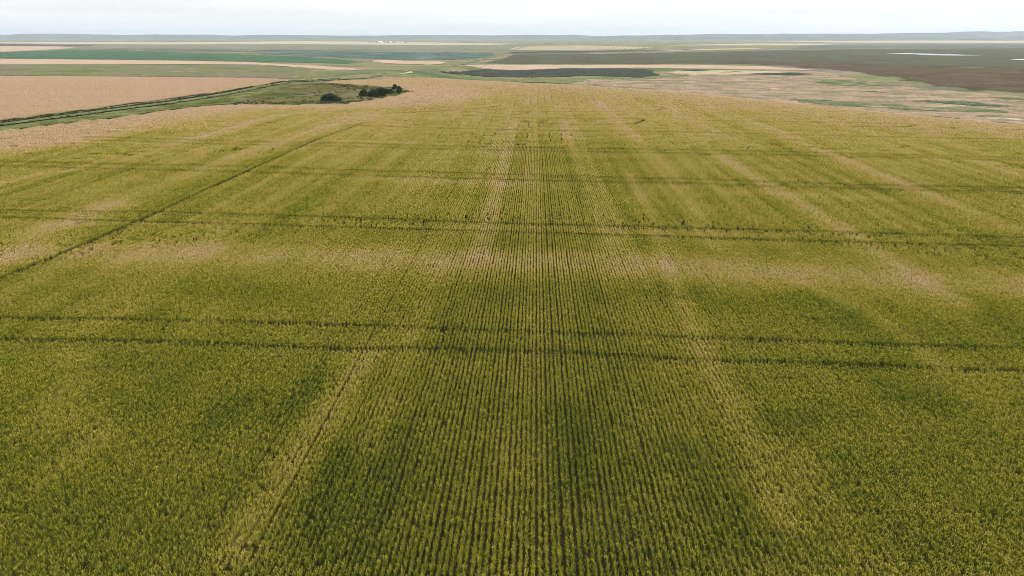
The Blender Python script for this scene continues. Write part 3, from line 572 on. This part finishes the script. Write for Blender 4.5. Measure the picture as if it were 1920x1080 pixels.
def track_clear(x, y):
    """distance to the nearest wheel track minus its half width"""
    best = np.full(x.shape, 1e9)
    for k, w in TRACKS:
        p = np.array(LN[k]); m = (y > p[:, 1].min() - 4) & (y < p[:, 1].max() + 4)
        if not m.any(): continue
        xx, yy = x[m], y[m]
        d, _ = seg_dist(xx, yy, [tuple(q) for q in p])
        best[m] = np.minimum(best[m], d - 1.12 * w * (1 + 0.2 * vnoise(xx / 3.1, yy / 3.1, 77)))
    return best

def ripeness(x, y):
    r = -0.24 + 0.21 * sstep(36, 75, y) + 0.42 * sstep(60, 260, y) + 0.14 * sstep(150, 420, y) + unit_tint(x, y)
    r = r + 0.13 * fbm(x / 9, y / 30, 5) + 0.24 * sstep(45, 110, y) * (1 - 0.45 * sstep(150, 200, y)) * fbm(x / 1.4, y / 120, 6, 2) + 0.12 * fbm(x / 4.5, y / 80, 7, 3) + 0.16 * fbm(x / 3.3, y / 3.3, 8) + 0.09 * fbm(x / 30, y / 16, 12)
    for pts, w, s in FEAT:
        if s < 0: w = w * 1.35; s = s * 0.45
        elif w < 3.4: w = w * 1.1; s = s * 0.92
        p = np.array(pts); R_ = 3.2 * w
        m = (x > p[:, 0].min() - R_) & (x < p[:, 0].max() + R_) & (y > p[:, 1].min() - R_) & (y < p[:, 1].max() + R_)
        if not m.any(): continue
        xx, yy = x[m], y[m]
        d, _ = seg_dist(xx, yy, pts)
        d = d * (1 + (0.3 if w < 3 else 0.08) * vnoise(xx / 2.5, yy / 5, 41))
        q = 0.9 + (0.25 if w < 3 else 0.12) * fbm(xx / 1.6, yy / 4.0, 43)
        r[m] += s * np.exp(-(d / w) ** 2 * 0.8) * q
    tk = track_clear(x, y); r = r - 0.13 * np.exp(-np.maximum(tk, 0) / 0.3)      # plants beside the wheelings stay greener
    d, s = seg_dist(x, y, PINK)                        # the ripest crop lies along the margins
    pk = np.where(s > 0, d, -d) * np.where(x < -18, 1, 0) + np.where(x < -18, 0, -30)
    pk = pk + 5 * fbm(x / 14, y / 14, 91)
    r = r + (0.95 - np.clip(r, -0.2, 0.9)) * 0.9 * sstep(-16, 12, pk)
    cs = crest_s(x, y)
    r = r + (0.8 - r) * 0.75 * sstep(-60, -4, cs + 12 * fbm(x / 25, y / 25, 92)) * sstep(180, 260, y + 60 * (x > 60))
    r = r + (0.86 - r) * 0.8 * sstep(290, 430, y + 10 * fbm(x / 20, y / 20, 95))
    return r

def rows_x(lo, hi):
    """row positions: drill passes of NROW rows with uneven joints between the passes"""
    rg = np.random.default_rng(3); x = []; unit = []; cen = []; p = lo
    while p < hi:
        g = rg.choice([0.0, 0.02, 0.035, 0.05]); e = np.arange(NROW) * ROW
        x += list(p + e + rg.normal(0, 0.013, NROW)); unit += [len(cen)] * NROW; cen.append(p + e.mean()); p += NROW * ROW + g
    return np.array(x), np.array(unit), np.array(cen)
RX, RU, RC = rows_x(-210, 210)
UT = np.random.default_rng(5).normal(0, 1, len(RC))            # each pass ripens a little differently
def unit_tint(x, y):
    k = np.clip(np.searchsorted(RC, x - ROW * NROW / 2), 0, len(RC) - 1)
    return UT[k] * (0.035 + 0.05 * vnoise(k * 7.3, y / 70, 15))

def in_view(x, y, m=5.0):
    u = x * math.cos(R(1.78)) + y * math.sin(R(1.78)); w = -x * math.sin(R(1.78)) + y * math.cos(R(1.78))
    return np.abs(u) < 0.80 * w + 3.5 + m + 0.10 * np.maximum(0, 60 - w)

def grid_rows(y0, y1, step, rx):
    ys = np.arange(y0, y1, step); X = np.repeat(rx, len(ys)); Y = np.tile(ys, len(rx)); I = np.repeat(np.arange(len(rx)), len(ys))
    k = in_view(X, Y); return X[k], Y[k], I[k]

def keep_crop(x, y): return inside(x, y, CROP_POLY) & (crest_s(x, y) < 16)

def lod_edge(x, y): return np.hypot(x, y)
co = []; rz = []; sc = []; ix = []; rp = []
def add(x, y, base, n, ends, hsd=0.05):
    z = terrain(x, y); k = len(x)
    r = ripeness(x, y) + rng.normal(0, 0.05, k)
    hn = 1 + 0.16 * fbm(x / 4, y / 9, 21) - 0.05 * np.clip(r, -0.5, 1) + rng.normal(0, hsd, k)
    co.append(np.column_stack([x, y, z])); rz.append(rng.integers(0, 2, k) * math.pi + rng.normal(0, 0.05, k))
    sc.append(np.column_stack([np.full(k, 1.0) + rng.normal(0, 0.08, k), np.ones(k), hn])); ix.append(base + rng.integers(0, n, k)); rp.append(r)

R1, R2 = 96.0, 170.0
# near: pieces 0.3 m long; farther off they are kept beside the wheel tracks so that the gaps stay open
def near_pieces(x, y):
    x = x + 0.020 * vnoise(x * 3.1, y / 1.7, 61) + rng.normal(0, 0.009, len(x)); y = y + rng.uniform(-0.1, 0.1, len(x))
    k = (track_clear(x, y) > 0) & (rng.random(len(x)) > 0.003 + 0.04 * (fbm(x / 0.7, y / 1.3, 71, 2) > 0.55)); add(x[k], y[k], 0, len(NEAR), None, 0.08); return int(k.sum())
x, y, i = grid_rows(17, R1 + 8, 0.30, RX[(RX > -95) & (RX < 95)])
d = lod_edge(x, y) + rng.uniform(-5, 5, len(x)); k = (d < R1) & keep_crop(x, y); n_near = near_pieces(x[k], y[k])
TK = 0.9
for y0 in np.arange(45, 280, 8.0):
    x, y, i = grid_rows(y0, y0 + 8.0 - 0.01, 0.30, RX); k = (lod_edge(x, y) >= R1 - 5) & (track_clear(x, y) < TK); x, y = x[k], y[k]
    if not len(x): continue
    d = lod_edge(x, y) + rng.uniform(-5, 5, len(x)); k = (d >= R1) & keep_crop(x, y)
    if k.any(): n_near += near_pieces(x[k], y[k])
# middle: row stretches of 1 m
x, y, i = grid_rows(40, 300, 1.0, RX)
d = lod_edge(x, y) + rng.uniform(-5, 5, len(x)); tcl = track_clear(x, y)
k = (d >= R1) & ((d < R2) | (tcl < 3.6)) & (tcl >= TK + 0.2) & keep_crop(x, y); x, y = x[k], y[k]
x = x + 0.04 * vnoise(x * 3.1, y / 1.7, 61); y = y + rng.uniform(-0.3, 0.3, len(x))
add(x, y, len(NEAR), len(MID), None); n_mid = len(x)
# far: plots of one drill pass by 3 m
x, y, i = grid_rows(100, 475, 3.0, RC)
d = lod_edge(x, y) + rng.uniform(-5, 5, len(x)); tcl = track_clear(x, y)
k = (d >= R2) & (tcl >= 1.9) & keep_crop(x, y); x, y = x[k], y[k]
y = y + rng.uniform(-0.8, 0.8, len(x)); add(x, y, len(NEAR) + len(MID), len(FAR), None); n_far = len(x)
print('crop pieces', n_near, n_mid, n_far)
scatter('wheat', np.concatenate(co), np.concatenate(rz), np.concatenate(sc), np.concatenate(ix), np.concatenate(rp), WHEAT, 'standing green and gold wheat in drilled rows with wheel tracks', 'wheat')

def fill(poly, step, jit=0.5):
    p = np.array(poly); X, Y = np.meshgrid(np.arange(p[:, 0].min(), p[:, 0].max(), step), np.arange(p[:, 1].min(), p[:, 1].max(), step)); X = X.ravel(); Y = Y.ravel()
    X = X + rng.uniform(-jit, jit, len(X)) * step; Y = Y + rng.uniform(-jit, jit, len(Y)) * step
    k = inside(X, Y, poly) & in_view(X, Y, 12); return X[k], Y[k]

# ripe field left of the track
LFP = SH['left_field']
X, Y = np.meshgrid(np.arange(-420, -90, 2.82), np.arange(150, 500, 3.0)); X = X.ravel(); Y = Y.ravel(); k = inside(X, Y, LFP) & in_view(X, Y, 12); X, Y = X[k], Y[k]
Y = Y + rng.uniform(-0.6, 0.6, len(X)); n = len(X)
ca, sa = math.cos(0.12), math.sin(0.12)
rl = 1.06 + 0.26 * fbm((X * ca + Y * sa) / 70, (Y * ca - X * sa) / 7, 31) + 0.12 * fbm(X / 30, Y / 30, 33) - 0.35 * np.exp(-np.maximum(0, seg_dist(X, Y, LN['road'])[0] - 4.5) / 5) + rng.normal(0, .06, n)
scatter('ripe_wheat', np.column_stack([X, Y, terrain(X, Y)]), rng.integers(0, 2, n) * math.pi, np.column_stack([np.ones(n), np.ones(n), rng.uniform(.85, 1.1, n)]), len(NEAR) + len(MID) + rng.integers(0, len(FAR), n), rl, WHEAT, 'ripe pinkish wheat left of the grassy track', 'wheat')

# grass on verge and in the hollow
GR = [blade_mesh('grass_clump', 70, 0, 1.3, 4, 0.34, 0.42, 0.05, 0.04, 81 + i, M_GRASS, 1.5) for i in range(4)]
GRASS = bank('grass_bank', GR)
xs = []; ys = []
for key in ('verge', 'hollow'):
    a, b_ = fill(SH[key], 1.15); xs.append(a); ys.append(b_)
X = np.concatenate(xs); Y = np.concatenate(ys); n = len(X)
rd = seg_dist(X, Y, LN['road'])[0]; k = rd > 2.1; X, Y = X[k], Y[k]; n = len(X)
isH = inside(X, Y, SH['hollow']); bright = inside(X, Y, SH['bright_verge'])
rg_ = 0.20 + 0.45 * fbm(X / 14, Y / 14, 51) + 0.25 * fbm(X / 3, Y / 3, 52) + np.where(isH, 0.22 + 0.5 * fbm(X / 22, Y / 22, 53), 0) - 0.45 * bright
hv = 0.75 + 0.4 * fbm(X / 6, Y / 6, 54)
scatter('grass', np.column_stack([X, Y, terrain(X, Y)]), rng.uniform(0, 6.28, n), np.column_stack([np.ones(n), np.ones(n), hv]), rng.integers(0, 4, n), rg_, GRASS, 'rough grass on the verge and in the hollow', 'grass')
print('grass', n)

# low brush and tall weeds
def leaf_cloud(n, sx, sy, sz, size, rg, lumps):
    """leaf-sized faces through lumpy volumes; returns verts, faces, tone per vertex"""
    v = []; f = []; tn = []
    tot = sum(l[3] ** 2 for l in lumps)
    for (cx, cy, cz, r) in lumps:
        lt = rg.uniform(-0.35, 0.35)
        for _ in range(int(n * r * r / tot) + 1):
            d = rg.normal(size=3); d /= np.linalg.norm(d); q = r * (rg.random() ** 0.33) * rg.uniform(0.8, 1.12)
            p = np.array([cx, cy, cz]) + d * q * np.array([1, 1, 0.85])
            if p[2] < 0.05: p[2] = rg.uniform(0.05, 0.3)
            nrm = d + rg.normal(0, 0.6, 3); nrm /= np.linalg.norm(nrm); u = np.cross(nrm, rg.normal(size=3)); u /= np.linalg.norm(u) + 1e-9; w = np.cross(nrm, u)
            s = size * rg.uniform(0.6, 1.4); b0 = len(v)
            v += [p - u * s, p + w * s * 0.55, p + u * s, p - w * s * 0.55]; f.append((b0, b0 + 1, b0 + 2, b0 + 3)); t_ = lt + rg.uniform(-0.4, 0.4); tn += [t_] * 4
    return v, f, tn

def cloud_mesh(name, data, mat):
    v, f, tn = data; me = mesh(name, v, f); me.attributes.new('tone', 'FLOAT', 'POINT').data.foreach_set('value', np.array(tn, np.float32)); me.materials.append(mat); return me

BR = []
for i in range(5):
    rg = np.random.default_rng(100 + i)
    BR.append(cloud_mesh('brush_clump', leaf_cloud(170, 1, 1, 1, 0.10, rg, [(rg.normal(0, .35), rg.normal(0, .35), rg.uniform(.15, .4), rg.uniform(.3, .5)) for _ in range(5)]), M_BRUSH))
BRUSH = bank('brush_bank', BR)
X, Y = fill(SH['hollow'], 1.3); 
low = np.exp(-seg_dist(X, Y, [(-112, 275), (-84, 280), (-68, 284), (-60, 302), (-57, 325), (-58, 345)])[0] / 9.0)
low = np.maximum(low, 0.8 * np.exp(-seg_dist(X, Y, [(-108, 400), (-84, 372), (-66, 352)])[0] / 4.0))
p = low * 1.1 * (fbm(X / 9, Y / 9, 63) > -0.3) + 0.16 * (fbm(X / 8, Y / 8, 64) > 0.15)
k = rng.random(len(X)) < p * 0.75; X, Y = X[k], Y[k]; n = len(X)
sz = rng.uniform(0.5, 1.15, n)
scatter('low_brush', np.column_stack([X, Y, terrain(X, Y)]), rng.uniform(0, 6.28, n), np.column_stack([sz, sz, sz * rng.uniform(.7, 1.2, n)]), rng.integers(0, 5, n), rng.normal(0.1, .35, n), BRUSH, 'low dark brush around the bushes in the hollow', 'brush')
P = np.array(densify(LN['road'], 0.8, 0, 1, False)); dd = np.gradient(P, axis=0); dd /= np.hypot(dd[:, 0], dd[:, 1])[:, None]; nn_ = np.column_stack([-dd[:, 1], dd[:, 0]])
P = P[(P[:, 1] < 450)]; nn_ = nn_[:len(P)]
W = []
for _ in range(5):
    off = rng.normal(4.4, 0.7, len(P)); k = rng.random(len(P)) < 0.55; W.append((P + nn_ * off[:, None])[k])
for _ in range(2):
    off = rng.normal(-3.4, 0.5, len(P)); k = rng.random(len(P)) < 0.35; W.append((P + nn_ * off[:, None])[k])
W = np.concatenate(W); n = len(W); sz = rng.uniform(.45, 1.0, n) * (1 + 0.5 * (fbm(W[:, 0] / 9, W[:, 1] / 9, 65)))
scatter('roadside_weeds', np.column_stack([W, terrain(W[:, 0], W[:, 1])]), rng.uniform(0, 6.28, n), np.column_stack([sz, sz, sz]), rng.integers(0, 5, n), rng.normal(0.1, .4, n), BRUSH, 'dark tall weeds lining the grassy track', 'weeds')
print('weeds', n)

# ------------------------------------------------------------------ bushes
def tube(v, f, a, b, r0, r1, n=6):
    a = np.array(a, float); b = np.array(b, float); d = b - a; d /= np.linalg.norm(d); u = np.cross(d, [0.3, 0.9, 0.2]); u /= np.linalg.norm(u); w = np.cross(d, u); b0 = len(v)
    for q, r in ((a, r0), (b, r1)):
        for k in range(n): t_ = 2 * math.pi * k / n; v.append(q + u * r * math.cos(t_) + w * r * math.sin(t_))
    for k in range(n): f.append((b0 + k, b0 + (k + 1) % n, b0 + n + (k + 1) % n, b0 + n + k))

def bush(name, x, y, w, h, label, seed, leaf=0.16, n=3600, tree=False, group=None, sink=0.0, sy=0.8, skew=0.0):
    rg = np.random.default_rng(seed); z = float(terrain(x, y)); root = empty(name, (x, y, z - sink), rg.uniform(-0.2, 0.2))
    lumps = []; k = max(6, int(w * 2.4)); rr = min(h * 0.36, w * 0.26)
    for i in range(k):
        t_ = (i + rg.uniform(0.15, 0.85)) / k * 2 - 1; r = rr * rg.uniform(0.7, 1.1)
        top = h * (1 - 0.45 * abs(t_) ** 2.2 - skew * max(0, t_)) 
        lumps.append((t_ * (w / 2 - r * 0.8), rg.normal(0, w * 0.14 * sy), max(r * 0.8, top - r * rg.uniform(0.85, 1.2)), r))
        lumps.append((t_ * (w / 2 - r * 0.7), rg.normal(0, w * 0.14 * sy), max(r * 0.8, (top - r) * rg.uniform(0.3, 0.65) + (h * 0.2 if tree else 0)), r * rg.uniform(.8, 1.0)))
    link('crown', cloud_mesh('crown', leaf_cloud(n, 1, 1, 1, leaf, rg, lumps), M_LEAF), None, root)
    v = []; f = []
    for i in range(3 if tree else 6):
        bx = rg.normal(0, w * 0.03 if tree else w * 0.14); l = lumps[rg.integers(len(lumps))]
        p1 = (bx * 1.3, rg.normal(0, .1), h * 0.3); tube(v, f, (bx, 0, -0.15), p1, 0.11, 0.08); tube(v, f, p1, (l[0], l[1], l[2]), 0.08, 0.025)
        l2 = lumps[rg.integers(len(lumps))]; tube(v, f, p1, (l2[0], l2[1], l2[2]), 0.06, 0.02)
    link('stem', mesh('stem', v, f, True), M_BARK, root)
    return tag(root, label, 'bush' if not tree else 'tree', group)

BL = ['widest dark bush standing alone left in the hollow', 'leftmost rounded bush of the dark cluster in the hollow', 'middle dark bush of the cluster in the hollow', 'tallest full bush at the right of the cluster in the hollow',
      'small low bush just right of the tallest cluster bush', 'small grey green bush between the cluster and the little trees', 'tallest little tree standing at the right end of the hollow', 'small rounded tree touching the tallest little tree on its right', 'short dark tree in front of the other two little trees']
for i, (bx, by, bw, bh) in enumerate(BUSH):
    bush('tree' if i >= 6 else 'bush', bx, by + bw * 0.2, bw * 1.04, bh * 1.05, BL[i], 200 + i, 0.17, 5200 if i == 0 else 2600, i >= 6, 'bushes and small trees in the hollow', skew=0.3 if i == 0 else 0.0)
# ------------------------------------------------------------------ far farm and tree clumps on the plain
M_WHITE = flat('white_cladding', (.80, .80, .78), 0.5, 0.04, 0.3); M_ROOF = flat('pale_metal_roof', (.62, .63, .64), 0.4, 0.06, 0.3); M_STEEL = flat('galvanised_steel', (.60, .61, .62), 0.35, 0.06, 0.5); M_DOOR = flat('dark_door', (.10, .10, .11), 0.6, 0.1, 0.5)
M_FLEAF = flat('far_leaves', (.022, .034, .016), 0.9, 0.4, 0.4, 0.05)
FZ = VALLEY + 0.2
def box(x0, x1, y0, y1, z0, z1):
    v = [(x0, y0, z0), (x1, y0, z0), (x1, y1, z0), (x0, y1, z0), (x0, y0, z1), (x1, y0, z1), (x1, y1, z1), (x0, y1, z1)]
    return v, [(3, 2, 1, 0), (4, 5, 6, 7), (0, 1, 5, 4), (1, 2, 6, 5), (2, 3, 7, 6), (3, 0, 4, 7)]
def shed(x, y, w, d, h, rise, rz, label, doors=1):
    r = empty('farm_shed', (x, y, FZ), rz)
    v = [(-w/2, -d/2, 0), (w/2, -d/2, 0), (w/2, d/2, 0), (-w/2, d/2, 0), (-w/2, -d/2, h), (w/2, -d/2, h), (w/2, d/2, h), (-w/2, d/2, h), (-w/2, 0, h + rise), (w/2, 0, h + rise)]
    link('wall', mesh('wall', v, [(0, 1, 5, 4), (1, 2, 6, 9, 5), (2, 3, 7, 6), (3, 0, 4, 8, 7)]), M_WHITE, r)
    e = 0.5; s = rise / (d / 2)
    v = [(-w/2 - e, -d/2 - e, h - e * s + .05), (w/2 + e, -d/2 - e, h - e * s + .05), (w/2 + e, 0, h + rise + .05), (-w/2 - e, 0, h + rise + .05), (w/2 + e, d/2 + e, h - e * s + .05), (-w/2 - e, d/2 + e, h - e * s + .05)]
    v += [(a, b, c + .2) for a, b, c in v]
    link('roof', mesh('roof', v, [(0, 3, 2, 1), (3, 5, 4, 2), (6, 7, 8, 9), (9, 8, 10, 11), (0, 1, 7, 6), (4, 5, 11, 10), (1, 2, 8, 7), (2, 4, 10, 8), (3, 0, 6, 9), (5, 3, 9, 11)]), M_ROOF, r)
    for k in range(doors):
        cx = (k + 0.5) / doors * w - w / 2; v, f = box(cx - 2.2, cx + 2.2, -d/2 - 0.12, -d/2 - 0.02, 0, min(h - 0.6, 4.6)); link('door', mesh('door', v, f), M_DOOR, r)
    return tag(r, label, 'shed', 'sheds of the distant farm')
def grain_bin(x, y, rad, h, label):
    r = empty('grain_bin', (x, y, FZ)); n = 20; ring = [(rad * math.cos(2 * math.pi * k / n), rad * math.sin(2 * math.pi * k / n)) for k in range(n)]
    v = []; f = []
    for j in range(9):
        for (a, b) in ring: s = 1 + (0.012 if j % 2 else 0); v.append((a * s, b * s, h * j / 8))
    for j in range(8):
        for k in range(n): f.append((j * n + k, j * n + (k + 1) % n, (j + 1) * n + (k + 1) % n, (j + 1) * n + k))
    link('wall', mesh('wall', v, f), M_STEEL, r)
    v = [(a * 1.04, b * 1.04, h - 0.05) for a, b in ring] + [(a * 0.12, b * 0.12, h + rad * 0.5) for a, b in ring] + [(0, 0, h + rad * 0.5 + 0.35)]
    f = [(k, (k + 1) % n, n + (k + 1) % n, n + k) for k in range(n)] + [(n + k, n + (k + 1) % n, 2 * n) for k in range(n)]
    link('roof', mesh('roof', v, f), M_ROOF, r)
    return tag(r, label, 'grain bin', 'grain bins of the distant farm')
def far_tree(x, y, w, h, label, seed, group):
    rg = np.random.default_rng(seed); r = empty('far_tree', (x, y, FZ - 0.3)); lumps = [(rg.uniform(-.36, .36) * w, rg.normal(0, w * .15), h * rg.uniform(0.35, 0.78), min(h * .32, w * .3) * rg.uniform(.7, 1.1)) for _ in range(9)]
    v, f, tn = leaf_cloud(420, 1, 1, 1, max(0.5, h * 0.09), rg, lumps); link('crown', mesh('crown', v, f), M_FLEAF, r)
    v = []; f = []; tube(v, f, (0, 0, -.4), (0, 0, h * .6), 0.4, 0.2); link('trunk', mesh('trunk', v, f), M_BARK, r)
    return tag(r, label, 'tree', group)

FX, FY = -925.0, 4500.0                       # farmstead on the plain, about 4.5 km off
PXM = 3.27                                     # metres per picture step used only to lay the yard out in proportion
shed(FX + 17, FY - 20, 19, 24, 7.5, 3.5, 0.0, 'largest white shed of the distant farm', 2)
shed(FX + 122, FY + 30, 46, 16, 4.0, 2.2, 0.06, 'long low white shed right of the distant grain bins', 4)
grain_bin(FX + 44, FY, 3.2, 7.5, 'single grain bin right of the largest white shed')
grain_bin(FX + 68, FY + 5, 3.6, 8.0, 'left grain bin of the distant pair')
grain_bin(FX + 77, FY + 8, 3.6, 8.0, 'right grain bin of the distant pair')
for i, (dx, w, h) in enumerate([(-58, 16, 5), (-34, 22, 4.5), (-14, 18, 5), (34, 12, 5), (54, 14, 5.5), (92, 18, 4.5), (158, 14, 5)]):
    far_tree(FX + dx, FY + 25, w, h, ['leftmost low tree of the distant farm', 'second low tree left of the white shed', 'low tree touching the left side of the white shed', 'tree between white shed and first grain bin', 'tree just left of the pair of grain bins', 'tree between grain bins and long low shed', 'tree at the right end of the distant farm'][i], 300 + i, 'trees around the distant farm')
CL = [([(-1, 0), (0.1, 0.1)], None)]
def clump(px_list, lab, grp, seed):
    for i, (x, y, w, h) in enumerate(px_list): far_tree(x, y, w, h, lab[i], seed + i, grp)
clump(TREES['a'], ['left tree of the hazy clump under the right hills', 'middle tree of the hazy clump under the right hills', 'right tree of the hazy clump under the right hills'], 'hazy tree clump under the right hills', 400)
clump(TREES['b'], ['leftmost tree of the darker clump above the long pond', 'second tree of the darker clump above the long pond', 'third tree of the darker clump above the long pond', 'rightmost tree of the darker clump above the long pond'], 'darker tree clump above the long pond', 420)
clump(TREES['c'], ['first tree from the left in the distant shelterbelt', 'second tree from the left in the distant shelterbelt', 'third tree from the left in the distant shelterbelt', 'fourth tree from the left in the distant shelterbelt', 'fifth tree from the left in the distant shelterbelt'], 'distant shelterbelt right of the dirt road', 440)
clump(TREES['d'], ['left small tree above the striped field', 'right small tree above the striped field'], 'small trees above the striped field', 460)
clump(TREES['e'], ['dark tree mass at the right edge below the hills'], None, 470)

# ------------------------------------------------------------------ the hazy air
hz = bpy.data.materials.new('haze_air'); hz.use_nodes = True; t = hz.node_tree; t.nodes.clear()
o = t.nodes.new('ShaderNodeOutputMaterial'); pv = t.nodes.new('ShaderNodeVolumePrincipled')
pv.inputs['Color'].default_value = (.78, .90, 1.0, 1); pv.inputs['Density'].default_value = HAZE_DENSITY; pv.inputs['Anisotropy'].default_value = 0.45
t.links.new(pv.outputs[0], o.inputs['Volume'])
v, f = box(-16500, 16500, -1000, 21500, VALLEY - 3, 170)
tag(link('haze', mesh('haze', v, f), hz), 'thin pale summer haze over the whole plain', 'haze', kind='stuff')
